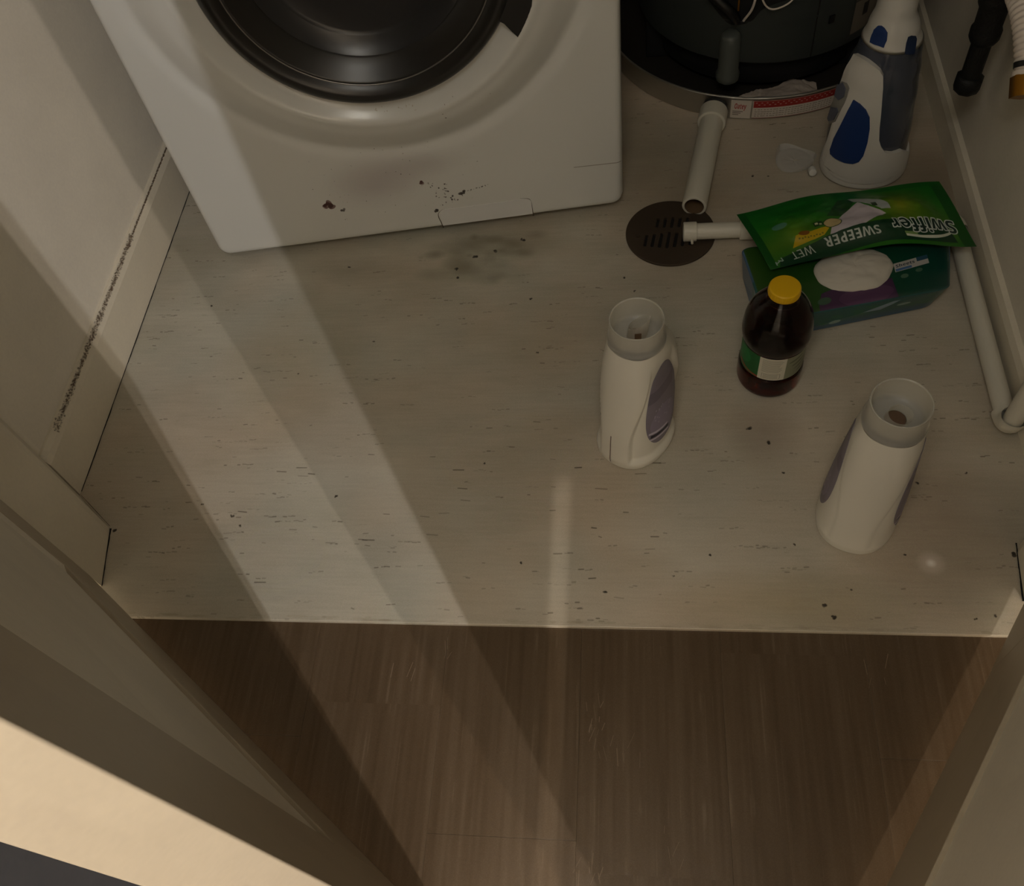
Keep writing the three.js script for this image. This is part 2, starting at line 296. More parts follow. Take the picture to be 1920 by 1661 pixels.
// ------------------------------------------------------------------ washing machine
{
  const yaw = 7.78 * Math.PI / 180, W = 0.7174, H = 0.86;
  const t = thing('washing_machine', 'white front-loading washing machine with dark round door and dirt-spotted front', 'washing machine', [-0.7235, 0, -1.1246], yaw);
  // local: x along the front, y up, z = outwards
  const C = [0.364, 0.513];
  const depthAt = (s, y) => {
    const r = Math.hypot(s - C[0], y - C[1]);
    let d = 0;
    d -= 0.004 * Math.exp(-(((r - 0.318) / 0.012) ** 2));
    d += 0.02 * step(0.318, 0.262, r);
    d += 0.004 * Math.exp(-(((r - 0.25) / 0.01) ** 2));
    d -= 0.014 * step(0.25, 0.222, r);
    if (r < 0.215) d = 0.006 - 0.05 * step(0.215, 0.2, r);
    return d;
  };
  const y0 = 0.015, rc = 0.022, re = 0.012;
  const fn = (u, v) => {
    const e = 0.02, uu = (u - e) / (1 - 2 * e), vv = (v - e) / (1 - 2 * e);   // outer band is the skirt
    let s = clamp(uu, 0, 1) * W, y = clamp(vv, 0, 1) * H, back = 0;
    const cx = clamp(s, rc, W - rc), cy = clamp(y, rc, H - rc), dx = s - cx, dy = y - cy, inner = Math.max(Math.abs(dx), Math.abs(dy));
    if (dx && dy) { const l = Math.hypot(dx, dy); s = cx + dx / l * inner; y = cy + dy / l * inner; }
    const edge = (dx || dy) ? rc - inner : rc;      // distance to the border, up to rc
    if (edge < re) { const q = 1 - edge / re; back = re * (1 - Math.sqrt(Math.max(0, 1 - q * q))); }
    const ov = Math.max(-uu, uu - 1, -vv, vv - 1, 0) / e;
    return [s, y + y0, depthAt(s, y + y0) - back - ov * 0.075];
  };
  const [c, ctx] = canvas(1536, 1536), S = 1536 / 0.88, X = (s) => s * S, Y = (y) => 1536 - y * S;
  ctx.fillStyle = '#d9d9d4'; ctx.fillRect(0, 0, 1536, 1536);
  const spot = (s, y, r, col, n = 5) => { for (let i = 0; i < n; i++) { ctx.fillStyle = col.replace('A', rr(0.35, 0.95).toFixed(2)); ctx.beginPath(); ctx.ellipse(X(s) + rr(-r, r) * 0.7, Y(y) + rr(-r, r) * 0.7, r * rr(0.3, 0.9), r * rr(0.25, 0.7), rr(0, 3), 0, 7); ctx.fill(); } };
  const cloud = (s, y, r, col, al, sq) => { const g = ctx.createRadialGradient(0, 0, 0, 0, 0, r); g.addColorStop(0, `rgba(${col},${al})`); g.addColorStop(1, `rgba(${col},0)`); ctx.save(); ctx.translate(X(s), Y(y)); ctx.scale(1, sq); ctx.fillStyle = g; ctx.beginPath(); ctx.arc(0, 0, r, 0, 7); ctx.fill(); ctx.restore(); };
  cloud(0.33, 0.15, 190, '120,98,104', 0.2, 0.45); cloud(0.3, 0.125, 150, '120,100,106', 0.18, 0.6); cloud(0.4, 0.16, 130, '110,94,94', 0.12, 0.4);
  const red = 'rgba(62,26,24,A)', dk = 'rgba(42,34,30,A)';
  spot(0.218, 0.101, 15, red, 12); spot(0.24, 0.085, 7, dk, 4); spot(0.381, 0.122, 7, red, 6);
  for (let i = 0; i < 34; i++) spot(0.388 + rr(0, 0.03) + i * 0.0006, 0.112 - i * 0.0012 + rr(-0.008, 0.008), rr(1.5, 4), dk, 2);
  spot(0.395, 0.057, 6, dk, 5); spot(0.445, 0.089, 9, dk, 6); for (let i = 0; i < 8; i++) spot(0.455 + i * 0.005, 0.091 + i * 0.0011, rr(1, 3), dk, 2);
  for (let i = 0; i < 60; i++) spot(rr(0.2, 0.48), rr(0.06, 0.2), rr(0.8, 2.6), dk, 1);
  for (let i = 0; i < 16; i++) spot(rr(0.34, 0.41), 0.279 + rr(-0.004, 0.004), rr(1, 2.6), 'rgba(150,134,110,A)', 1);
  for (let i = 0; i < 8; i++) spot(rr(0.44, 0.52), rr(0.24, 0.3), rr(1, 3), dk, 1);
  ctx.strokeStyle = 'rgba(90,82,66,0.7)'; ctx.lineWidth = 1.8; ctx.beginPath(); ctx.moveTo(X(0.635), Y(0.1105)); ctx.lineTo(X(0.714), Y(0.108)); ctx.stroke();
  spot(0.445, 0.017, 7, dk, 5); spot(0.33, 0.018, 5, dk, 3);
  const pm = phy({ map: ctex(c), roughness: 0.28, clearcoat: 0.5, clearcoatRoughness: 0.2 });
  mesh('front_panel', grid(fn, 200, 230, (u, v) => { const q = fn(u, v); return [q[0] / 0.88, q[1] / 0.88]; }), pm, t);
  mesh('cabinet', rbox(W - 0.006, H - 0.004, 0.525, 0.008, W / 2, y0 + H / 2, -0.3275), M.whitePaint, t);
  const foot = lathe([[0, 0], [0.022, 0], [0.024, 0.006], [0.012, 0.01], [0.012, 0.02], [0, 0.02]], 20);
  for (const [x, z] of [[0.06, -0.07], [W - 0.06, -0.07], [0.06, -0.53], [W - 0.06, -0.53]]) mesh('foot', foot, M.rubber, t).position.set(x, 0, z);
  // service flap
  const flapShape = (o) => { const s = new THREE.Shape(), a = 0.4 - o, b = 0.559 + o, h = 0.058 + o, r = 0.011, lo = 0.0215; s.moveTo(a, lo); s.lineTo(a, h - r); s.quadraticCurveTo(a, h, a + r, h); s.lineTo(b - r, h); s.quadraticCurveTo(b, h, b, h - r); s.lineTo(b, lo); s.closePath(); return s; };
  for (const [pts, w] of [[[[0.4, 0.0165], [0.3985, 0.03], [0.3965, 0.042], [0.3975, 0.05], [0.403, 0.056], [0.41, 0.0585]], 0.00075], [[[0.559, 0.0165], [0.5585, 0.035], [0.5575, 0.05], [0.555, 0.0555], [0.549, 0.058], [0.54, 0.0595]], 0.00085]])
    mesh('flap_gap', new THREE.TubeGeometry(new THREE.CatmullRomCurve3(pts.map(([a, b], i) => V3(a, b, -0.0001 - 0.00013 * i))), 30, w, 6), M.grime, t);
  mesh('service_flap', new THREE.ExtrudeGeometry(flapShape(-0.0006), { depth: 0.0007, bevelEnabled: false }), M.whitePaint, t);
  // door
  const door = new THREE.Group(); door.name = 'door'; door.position.set(C[0], C[1], 0); t.add(door);
  const rim = lathe([[0.2155, -0.012], [0.217, 0.004], [0.2165, 0.016], [0.212, 0.023], [0.204, 0.026], [0.196, 0.0245], [0.1885, 0.018], [0.186, 0.0145], [0.1845, 0.016], [0.182, 0.014], [0.17, 0.004], [0.158, -0.006], [0.155, -0.012]], 128).rotateX(Math.PI / 2);
  mesh('door_ring', rim, phy({ color: 0x0e0e0f, roughness: 0.33, clearcoat: 0.35, clearcoatRoughness: 0.3, side: THREE.DoubleSide }), door);
  mesh('chrome_line', new THREE.TorusGeometry(0.1862, 0.0011, 8, 128).translate(0, 0, 0.0158), M.steel, door);
  const glass = lathe([[0.0, -0.036], [0.06, -0.0355], [0.105, -0.033], [0.128, -0.029], [0.133, -0.0265], [0.1345, -0.0245], [0.137, -0.0245], [0.15, -0.016], [0.158, -0.008]], 128).rotateX(Math.PI / 2);
  mesh('door_glass', glass, phy({ color: 0x1b1d22, roughness: 0.32, clearcoat: 0.3, clearcoatRoughness: 0.25, side: THREE.DoubleSide }), door);
  mesh('door_latch', patch([[0.5349, 0.41], [0.5513, 0.398], [0.5609, 0.384], [0.5688, 0.3738], [0.5735, 0.3713], [0.5787, 0.3746], [0.5846, 0.3885], [0.5901, 0.4076], [0.5934, 0.427], [0.598, 0.47], [0.598, 0.55], [0.55, 0.55], [0.55, 0.45]], 0.022, 0.02, (x, y, z) => [x, y, z + 0.001], false), M.black, t);
}

// ------------------------------------------------------------------ water heater, its pan
{
  const hx = 0.25, hz = -1.725, R = 0.235;
  const p = thing('drain_pan', 'shallow round metal drain pan under the dark water heater', 'pan', [0.245, 0, -1.742]);
  mesh('pan_wall', lathe([[0.292, 0.0], [0.2965, 0.002], [0.3, 0.046], [0.3025, 0.0485], [0.3025, 0.0505], [0.2995, 0.0515], [0.2975, 0.0495], [0.2945, 0.004], [0.290, 0.003]], 128), M.alu, p);
  mesh('pan_floor', lathe([[0, 0.002], [0.2935, 0.002], [0.2935, 0.004], [0, 0.004]], 96), M.panInside, p);
  // stickers on the pan wall
  const [c, x] = canvas(1024, 128);
  x.fillStyle = '#cfc6bb'; x.fillRect(0, 0, 1024, 128);
  x.fillStyle = '#a01f1c'; x.font = 'bold 52px sans-serif'; x.save(); x.translate(40, 62); x.transform(1, 0, -0.15, 1, 0, 0); x.fillText('Oatey', 0, 0); x.restore();
  x.fillStyle = '#6a6058'; for (let i = 0; i < 3; i++) x.fillRect(24, 78 + i * 12, 130 - i * 26, 5);
  x.fillStyle = '#9c2420'; x.fillRect(262, 6, 762, 46); x.fillStyle = '#c9a49a'; for (let i = 0; i < 30; i++) x.fillRect(280 + i * 24, 16 + (i % 2) * 14, 16, 5);
  x.fillStyle = '#8d8278'; for (let j = 0; j < 4; j++) for (let i = 0; i < 26; i++) x.fillRect(276 + i * 28, 64 + j * 15, 12 + hash(i, j) * 14, 5);
  x.strokeStyle = '#8a4038'; x.lineWidth = 4; x.strokeRect(254, 2, 768, 124);
  const st = (a0, a1, mat, uv0, uv1, nm) => mesh(nm, grid((u, v) => { const a = a0 + (a1 - a0) * u, y = 0.004 + 0.041 * v, r = 0.2965 + 0.0035 * (y / 0.046) + 0.0006; return [Math.sin(a) * r, y, Math.cos(a) * r]; }, 40, 3, (u, v) => [uv0 + (uv1 - uv0) * u, v]), mat, p);
  const sm2 = std({ map: ctex(c), roughness: 0.5 });
  const s1 = st(-0.215, -0.095, sm2, 0, 0.245, 'sticker'); s1.userData.label = 'white sticker with red lettering';
  const s2 = st(-0.085, 0.42, sm2, 0.25, 1, 'sticker'); s2.userData.label = 'warning sticker with a red stripe';

  const h = thing('water_heater', 'dark grey cylindrical water heater standing in the round pan', 'water heater', [hx, 0.004, hz]);
  mesh('jacket', lathe([[0.2, 0.078], [R - 0.006, 0.078], [R, 0.084], [R, 0.16], [R + 0.002, 0.163], [R, 0.166], [R, 1.5], [R - 0.02, 1.53], [0, 1.54]], 96), M.jacket, h);
  mesh('base_ring', lathe([[0.17, 0.02], [0.205, 0.02], [0.205, 0.079], [0.17, 0.079]], 64), M.blackMatte, h);
  for (let k = 0; k < 3; k++) { const a = 0.9 + k * 2.094; mesh('leg', rbox(0.05, 0.079, 0.012, 0.003), M.blackMatte, h).position.set(Math.sin(a) * 0.21, 0.04, Math.cos(a) * 0.21); }
  const ang = (x, z) => Math.atan2(x, z);
  const a0 = ang(0.172 - hx, -1.485 - hz);
  const onJ = (a, y, off) => [Math.sin(a) * (R + off), y, Math.cos(a) * (R + off)];
  const q = onJ(a0, 0, 0.010);
  mesh('valve_body', lathe([[0, 0.05], [0.014, 0.05], [0.021, 0.056], [0.0215, 0.066], [0.0185, 0.074], [0.018, 0.13], [0.017, 0.14], [0.012, 0.146], [0, 0.147]], 32), std({ color: 0x565a55, roughness: 0.5 }), h).position.set(q[0], 0, q[2]);
  // burner opening with wires
  mesh('burner_opening', patch([[-0.055, 0.20], [-0.02, 0.165], [0.0, 0.155], [0.03, 0.165], [0.05, 0.19], [0.1, 0.205], [0.16, 0.2], [0.16, 0.30], [-0.055, 0.30]], 0.003, 0.02, (s, y, d) => onJ(a0 + s / R, y, d - 0.0015)), M.blackMatte, h);
  const wire = (pts, r, mat) => mesh('wire', tube(pts.map(([s, y, o]) => onJ(a0 + s / R, y, o)), r, 40, 8), mat, h);
  wire([[-0.07, 0.24, 0.012], [-0.035, 0.215, 0.018], [-0.005, 0.19, 0.016], [0.006, 0.168, 0.008]], 0.009, M.black);
  wire([[0.034, 0.28, 0.012], [0.034, 0.23, 0.018], [0.03, 0.20, 0.02], [0.018, 0.172, 0.012]], 0.0022, M.hose);
  wire([[0.036, 0.26, 0.012], [0.044, 0.215, 0.016], [0.06, 0.197, 0.016], [0.085, 0.203, 0.012], [0.1, 0.22, 0.008]], 0.0016, M.hose);
  wire([[0.006, 0.27, 0.012], [0.008, 0.22, 0.016], [0.008, 0.19, 0.012]], 0.0018, M.brass);
  mesh('jacket_seam', grid((u, v) => onJ(a0 + 0.60 + 0.012 * u, 0.085 + 0.2 * v, 0.0009 * Math.sin(Math.PI * u) + 0.0002), 4, 8), M.black, h);
  mesh('screw_plate', patch([[0.166, 0.142], [0.176, 0.142], [0.176, 0.156], [0.166, 0.156]], 0.003, 0.02, (s, y, d) => onJ(a0 + s / R, y, d - 0.001), false), M.black, h);
  const [c2, y2] = canvas(256, 256); y2.fillStyle = '#6f665a'; y2.fillRect(0, 0, 256, 256); y2.fillStyle = '#1a1512'; for (const [a, b, w, hh] of [[20, 40, 60, 26], [100, 110, 90, 40], [60, 190, 36, 30], [150, 30, 70, 18]]) y2.fillRect(a, b, w, hh); y2.fillStyle = '#8e3a1c'; y2.fillRect(120, 170, 110, 16);
  mesh('rating_sticker', grid((u, v) => onJ(a0 + 0.93 + 0.4 * u, 0.10 + 0.2 * v, 0.0008), 20, 4), std({ map: ctex(c2), roughness: 0.6 }), h);

  // torn paper lying in the pan
  const sc = mesh('paper_scrap', grid((u, v) => {
    const x = (u - 0.5) * 0.145, w = 0.023 + 0.02 * Math.sin(Math.PI * clamp(u, 0, 1)) + 0.014 * fbm(u * 9, 2), z = (v - 0.5) * w + 0.014 * Math.cos(u * 4.4);
    return [x, 0.006 + 0.014 * fbm(u * 7 + 3, v * 3 + 1) + 0.004 * Math.sin(u * 9), z];
  }, 60, 14), std({ color: 0xb0a498, roughness: 0.9, side: THREE.DoubleSide }));
  sc.position.set(0.270, 0.0035, -1.493); sc.rotation.y = 0.1; sc.userData = { label: 'torn pale paper strip lying in the drain pan below the heater', category: 'paper' };
}

// ------------------------------------------------------------------ pan outlet pipe with open end
{
  const A = V3(0.151, 0.026, -1.446), B = V3(0.106, 0.0215, -1.203), L = A.distanceTo(B);
  const t = thing('outlet_pipe', 'thick white plastic pipe from the drain pan ending open above the floor drain', 'pipe', A.toArray());
  t.lookAt(B);
  const ring = (r0, r1, z0, z1, mat, n) => mesh(n, lathe([[r1, z0], [r0 - 0.001, z0], [r0, z0 + 0.001], [r0, z1 - 0.001], [r0 - 0.001, z1], [r1, z1]], 48).rotateX(Math.PI / 2), mat, t);
  ring(0.0208, 0.0165, 0.01, L, M.pvc, 'pipe');
  mesh('pipe_inside', lathe([[0.0164, L - 0.0005], [0.0164, 0.02], [0, 0.02]], 32).rotateX(Math.PI / 2), std({ color: 0x6a5238, roughness: 0.8, side: THREE.DoubleSide }), t);
  ring(0.0255, 0.02, 0.004, 0.036, M.pvc, 'coupling');
  mesh('nut', new THREE.CylinderGeometry(0.0245, 0.0245, 0.006, 8).rotateX(Math.PI / 2).translate(0, 0, -0.002), M.rubber, t);
}

// ------------------------------------------------------------------ round floor drain
{
  const t = thing('floor_drain', 'round rusty brown floor drain grate with slots beside the washer', 'drain', [0.0656, 0, -1.1613]);
  const s = new THREE.Shape(); s.absarc(0, 0, 0.0745, 0, Math.PI * 2);
  const slot = (x, y, l) => { const p = new THREE.Path(), a = 0.16, w = 0.0032, ux = Math.sin(a), uy = Math.cos(a); const P = (s1, s2) => [x + ux * l * s1 + uy * w * s2, y + uy * l * s1 - ux * w * s2]; p.moveTo(...P(-1, -1)); p.lineTo(...P(-1.1, 0)); p.lineTo(...P(-1, 1)); p.lineTo(...P(1, 1)); p.lineTo(...P(1.1, 0)); p.lineTo(...P(1, -1)); p.closePath(); s.holes.push(p); };
  for (let i = -3; i <= 3; i++) { if (Math.abs(i) < 3) slot(i * 0.0125 + 0.004, 0.023, 0.0125 - 0.001 * Math.abs(i)); slot(i * 0.0125 - 0.004, -0.018, 0.0185 - 0.0018 * Math.abs(i)); }
  mesh('grate', new THREE.ExtrudeGeometry(s, { depth: 0.003, bevelEnabled: true, bevelSize: 0.0008, bevelThickness: 0.0008, bevelSegments: 2, curveSegments: 64 }).rotateX(-Math.PI / 2).translate(0, 0.0014, 0), M.grate, t);
  mesh('drain_well', new THREE.CylinderGeometry(0.072, 0.072, 0.0005, 48).translate(0, 0.00045, 0), M.gap, t);
  for (const x of [-0.055, 0.055]) mesh('screw', new THREE.CylinderGeometry(0.004, 0.004, 0.0012, 12).translate(x, 0.0056, 0.006), M.grate, t);
}

// ------------------------------------------------------------------ thin condensate pipe round the closet
{
  const t = thing('condensate_pipe', 'thin white plastic pipe from the floor drain along the right wall', 'pipe');
  const r = 0.0134, y = 0.0205;
  const seg = (a, b) => { const A = V3(...a), B = V3(...b), l = A.distanceTo(B); const m = mesh('pipe', new THREE.CylinderGeometry(r, r, l, 24, 1, true), M.pvc, t); m.position.copy(A).lerp(B, 0.5); m.quaternion.setFromUnitVectors(V3(0, 1, 0), B.clone().sub(A).normalize()); };
  const sleeve = (a, b, rad, n) => { const A = V3(...a), B = V3(...b), l = A.distanceTo(B); const m = mesh(n, lathe([[r * 0.98, -l / 2], [rad - 0.001, -l / 2], [rad, -l / 2 + 0.001], [rad, l / 2 - 0.001], [rad - 0.001, l / 2], [r * 0.98, l / 2]], 32), M.pvc, t); m.position.copy(A).lerp(B, 0.5); m.quaternion.setFromUnitVectors(V3(0, 1, 0), B.clone().sub(A).normalize()); };
  const elbow = (p, d0, d1) => { const P = V3(...p), e = 0.026; const a = P.clone().addScaledVector(V3(...d0), e), b = P.clone().addScaledVector(V3(...d1), e); mesh('elbow', new THREE.TubeGeometry(new THREE.QuadraticBezierCurve3(a, P, b), 20, 0.0172, 20, false), M.pvc, t); };
  seg([0.09, y, -1.145], [0.5, y, -1.152]); seg([0.517, y, -1.14], [0.517, y, -0.77]); seg([0.517, 0.04, -0.75], [0.517, 0.62, -0.75]);
  mesh('pipe', new THREE.CylinderGeometry(r, r, 0.05, 24).rotateZ(Math.PI / 2).translate(0.53, 0.64, -0.75), M.pvc, t);
  sleeve([0.086, y, -1.145], [0.108, y, -1.1453], 0.0162, 'coupling'); sleeve([0.178, y, -1.1467], [0.212, y, -1.147], 0.0172, 'coupling');
  elbow([0.517, y, -1.152], [-1, 0, 0], [0, 0, 1]); elbow([0.517, y, -0.75], [0, 0, -1], [0, 1, 0]); elbow([0.517, 0.64, -0.75], [0, -1, 0], [1, 0, 0]);
  mesh('drip_nub', new THREE.CylinderGeometry(0.0022, 0.0022, 0.008, 10).rotateX(Math.PI / 2).translate(0.1, y - 0.004, -1.126), M.pvc, t);
}

// ------------------------------------------------------------------ black gas drip leg and its connector
{
  const t = thing('gas_drip_leg', 'black iron gas pipe with capped end hanging by the right wall', 'pipe', [0.5, 0, -1.24]);
  mesh('cap', lathe([[0, 0.198], [0.012, 0.1985], [0.018, 0.203], [0.0205, 0.212], [0.0205, 0.224], [0.017, 0.2275], [0.0148, 0.228], [0, 0.228]], 8), M.iron, t);
  mesh('nipple', lathe([[0.0142, 0.224], [0.0142, 0.29], [0.0136, 0.292], [0.0142, 0.294], [0.0142, 0.31]], 24), M.iron, t);
  mesh('coupling', lathe([[0.0145, 0.283], [0.0175, 0.284], [0.0212, 0.291], [0.0215, 0.303], [0.019, 0.309], [0.0195, 0.335], [0.0235, 0.343], [0.0245, 0.352], [0.0225, 0.362], [0.02, 0.365]], 24), M.iron, t);
  mesh('tee', mergeGeometries([new THREE.CylinderGeometry(0.02, 0.02, 0.07, 24).translate(0, 0.395, 0), new THREE.CylinderGeometry(0.019, 0.019, 0.05, 24).rotateX(Math.PI / 2).translate(0, 0.392, 0.025), new THREE.CylinderGeometry(0.024, 0.024, 0.014, 24).rotateX(Math.PI / 2).translate(0, 0.392, 0.05), new THREE.CylinderGeometry(0.024, 0.024, 0.014, 24).translate(0, 0.43, 0)]), M.iron, t);
  mesh('riser', new THREE.CylinderGeometry(0.0142, 0.0142, 0.7, 24).translate(0, 0.78, 0), M.iron, t);
  const f = thing('gas_connector', 'stained pale gas connector bending forward beside the black gas pipe', 'hose', [0.5, 0.37, -1.15]);
  const pts = []; for (let i = 0; i <= 30; i++) { const u = i / 30; pts.push([0.0 + 0.004 * u, 0.022 - 0.05 * u * u, -0.028 + 0.11 * u]); }
  const g = tube(pts, 0.0155, 90, 20), gp = g.attributes.position, gn = g.attributes.normal;
  for (let i = 0; i < gp.count; i++) { const ring = Math.floor(i / 21), k = 0.0012 * Math.sin(ring * 1.1); gp.setXYZ(i, gp.getX(i) + gn.getX(i) * k, gp.getY(i) + gn.getY(i) * k, gp.getZ(i) + gn.getZ(i) * k); }
  g.computeVertexNormals(); mesh('hose', g, M.hose, f);
  mesh('dark_band', new THREE.CylinderGeometry(0.0165, 0.0165, 0.007, 24).rotateX(Math.PI / 2 + 0.75).translate(0.003, -0.014, 0.066), M.black, f);
  mesh('nut', new THREE.CylinderGeometry(0.0205, 0.0205, 0.026, 6).rotateX(Math.PI / 2 + 0.75).translate(0.004, -0.032, 0.085), M.brass, f);
  mesh('collar', new THREE.CylinderGeometry(0.0185, 0.0185, 0.006, 24).rotateX(Math.PI / 2 + 0.75).translate(0.0035, -0.0215, 0.0735), M.hose, f);
}

// ------------------------------------------------------------------ upright floor cleaner
{
  const zc = -1.31, t = thing('floor_cleaner', 'white and blue upright floor cleaner with smoky grey tank behind the green packs', 'floor cleaner');
  const keys = [[0, 0.398, 0.066, 0.056], [0.03, 0.397, 0.0665, 0.058], [0.08, 0.394, 0.066, 0.058], [0.15, 0.391, 0.062, 0.056], [0.2, 0.392, 0.055, 0.052], [0.235, 0.394, 0.0475, 0.0465], [0.26, 0.394, 0.043, 0.042]];
  const at = (K, y) => { let i = 0; while (i < K.length - 2 && y > K[i + 1][0]) i++; const u = sm(clamp((y - K[i][0]) / (K[i + 1][0] - K[i][0]), 0, 1)); return [1, 2, 3].map((j) => K[i][j] + (K[i + 1][j] - K[i][j]) * u); };
  const loft = (K, y0, y1, n, off = 0, caps = true) => grid((u, v) => { const w = v < 0.02 && caps ? 0 : v > 0.98 && caps ? 0 : 1, y = y0 + (y1 - y0) * clamp((v - 0.02) / 0.96, 0, 1), [cx, a, b] = at(K, y), th = u * Math.PI * 2; return [cx + (a + off) * w * Math.sin(th), y, zc + (b + off) * w * Math.cos(th)]; }, 64, n);
  const front = (K, off) => (x, y, d) => { const [cx, a, b] = at(K, y), s = clamp((x - cx) / (a * 1.04), -0.985, 0.985), th = Math.asin(s), e = off + d; return [cx + (a + e) * Math.sin(th), y, zc + (b + e) * Math.cos(th)]; };
  const white = phy({ color: 0xcfccc4, roughness: 0.34, clearcoat: 0.3 }), blue = std({ color: 0x0f2f66, roughness: 0.55 }), grey = std({ color: 0x565a68, roughness: 0.5 });
  mesh('tank', loft(keys, 0.02, 0.256, 40), phy({ color: 0x4a505e, roughness: 0.18, transmission: 0.25, thickness: 0, clearcoat: 0.4 }), t);
  mesh('base', grid((u, v) => { const th = u * 2 * Math.PI, pr = [[0, 0.0], [0.066, 0.0], [0.0715, 0.005], [0.0725, 0.014], [0.071, 0.026], [0.0685, 0.034], [0.06, 0.036]], k = v * 6, i = Math.min(5, Math.floor(k)), r = pr[i][0] + (pr[i + 1][0] - pr[i][0]) * (k - i), y = pr[i][1] + (pr[i + 1][1] - pr[i][1]) * (k - i); return [0.398 + r * Math.sin(th), y + (y > 0.02 ? 0.012 * Math.max(0, Math.sin(th)) : 0), zc + r * 0.86 * Math.cos(th)]; }, 64, 24), white, t);
  const F = front(keys, 0.0005), F2 = front(keys, 0.0062), F3 = front(keys, 0.0088);
  mesh('handle_shell', patch([[0.338, 0.222], [0.344, 0.231], [0.3515, 0.2365], [0.359, 0.2365], [0.3675, 0.233], [0.3752, 0.228], [0.3804, 0.2206], [0.3833, 0.2027], [0.387, 0.1709], [0.3915, 0.1318], [0.3953, 0.1093], [0.4015, 0.0942], [0.4105, 0.0818], [0.4244, 0.0759], [0.4399, 0.0734], [0.451, 0.062], [0.455, 0.04], [0.45, 0.022], [0.41, 0.018], [0.37, 0.018], [0.342, 0.0203], [0.3328, 0.0264], [0.3292, 0.0348], [0.3285, 0.0672], [0.3303, 0.1091], [0.3324, 0.1428], [0.333, 0.172], [0.3335, 0.19], [0.3355, 0.2113]], 0.007, 0.012, F, false), white, t);
  mesh('grip_insert', patch([[0.3498, 0.1745], [0.3578, 0.1722], [0.3667, 0.1651], [0.374, 0.1523], [0.3779, 0.1315], [0.3795, 0.1061], [0.3783, 0.0794], [0.3744, 0.0665], [0.367, 0.0601], [0.3559, 0.0579], [0.3431, 0.0585], [0.3365, 0.061], [0.335, 0.069], [0.3363, 0.0935], [0.3413, 0.1273], [0.3454, 0.1555]], 0.0035, 0.01, F2, false), blue, t);
  mesh('button_panel', patch([[0.3353, 0.187], [0.3401, 0.1918], [0.3431, 0.1869], [0.3418, 0.1741], [0.3369, 0.1485], [0.3336, 0.1219], [0.329, 0.1103], [0.3275, 0.1145], [0.3275, 0.1396], [0.3301, 0.1686]], 0.003, 0.008, F2, false), std({ color: 0x85837c, roughness: 0.6 }), t);
  for (const b of [[[0.3325, 0.1783], [0.3369, 0.1883], [0.3403, 0.1843], [0.3394, 0.1722], [0.3345, 0.1629], [0.3302, 0.163]], [[0.3285, 0.1403], [0.3335, 0.1485], [0.3355, 0.1441], [0.333, 0.1252], [0.3285, 0.1149], [0.3275, 0.1171]]]) mesh('button', patch(b, 0.0025, 0.008, F3, false), grey, t);
  const ck = [[0.2, 0.395, 0.052, 0.053], [0.24, 0.395, 0.049, 0.05], [0.27, 0.392, 0.038, 0.04], [0.3, 0.389, 0.029, 0.031], [0.34, 0.388, 0.025, 0.026], [0.5, 0.39, 0.022, 0.022], [1.05, 0.395, 0.016, 0.016]];
  mesh('upper_body', loft(ck, 0.2475, 1.05, 160), white, t);
  const F4 = front(ck, 0.0003);
  mesh('window', patch([[0.3559, 0.259], [0.3572, 0.269], [0.3587, 0.278], [0.3625, 0.285], [0.3665, 0.287], [0.3706, 0.2855], [0.375, 0.281], [0.376, 0.2701], [0.3736, 0.2598], [0.3672, 0.2604]], 0.0016, 0.008, F4, false), blue, t);
  mesh('window', patch([[0.4047, 0.2521], [0.4049, 0.265], [0.4058, 0.274], [0.411, 0.2745], [0.4183, 0.2705], [0.4213, 0.2647], [0.4208, 0.255], [0.4195, 0.2485]], 0.0016, 0.008, F4, false), std({ color: 0x1a2a48, roughness: 0.5 }), t);
}
// bits lying beside the cleaner
{
  const w = mesh('plastic_lid', grid((u, v) => { const th = u * Math.PI * 2, k = 1 + 0.06 * Math.sin(3 * th + 1), r = (v < 0.5 ? v * 2 : 1 + (v - 0.5) * 0.16) * 0.032 * k, y = v < 0.5 ? 0.001 + 0.0015 * fbm(u * 9, v * 4) : 0.001 + (v - 0.5) * 0.026 * (0.7 + 0.5 * Math.sin(2 * th + 0.6)); return [r * Math.cos(th), y, r * Math.sin(th)]; }, 64, 16), phy({ color: 0xffffff, roughness: 0.2, transmission: 0.75, thickness: 0, side: THREE.DoubleSide }));
  w.position.set(0.285, 0.0008, -1.33); w.userData = { label: 'clear crumpled plastic lid on the floor left of the floor cleaner', category: 'lid' };
  const c = mesh('small_cap', lathe([[0, 0], [0.0065, 0], [0.007, 0.002], [0.0068, 0.013], [0.0055, 0.0145], [0, 0.0148]], 20).rotateX(1.35), std({ color: 0xd9d6ce, roughness: 0.5 }));
  c.position.set(0.312, 0.0072, -1.30); c.userData = { label: 'tiny white cap lying on the floor by the floor cleaner base', category: 'cap' };
}

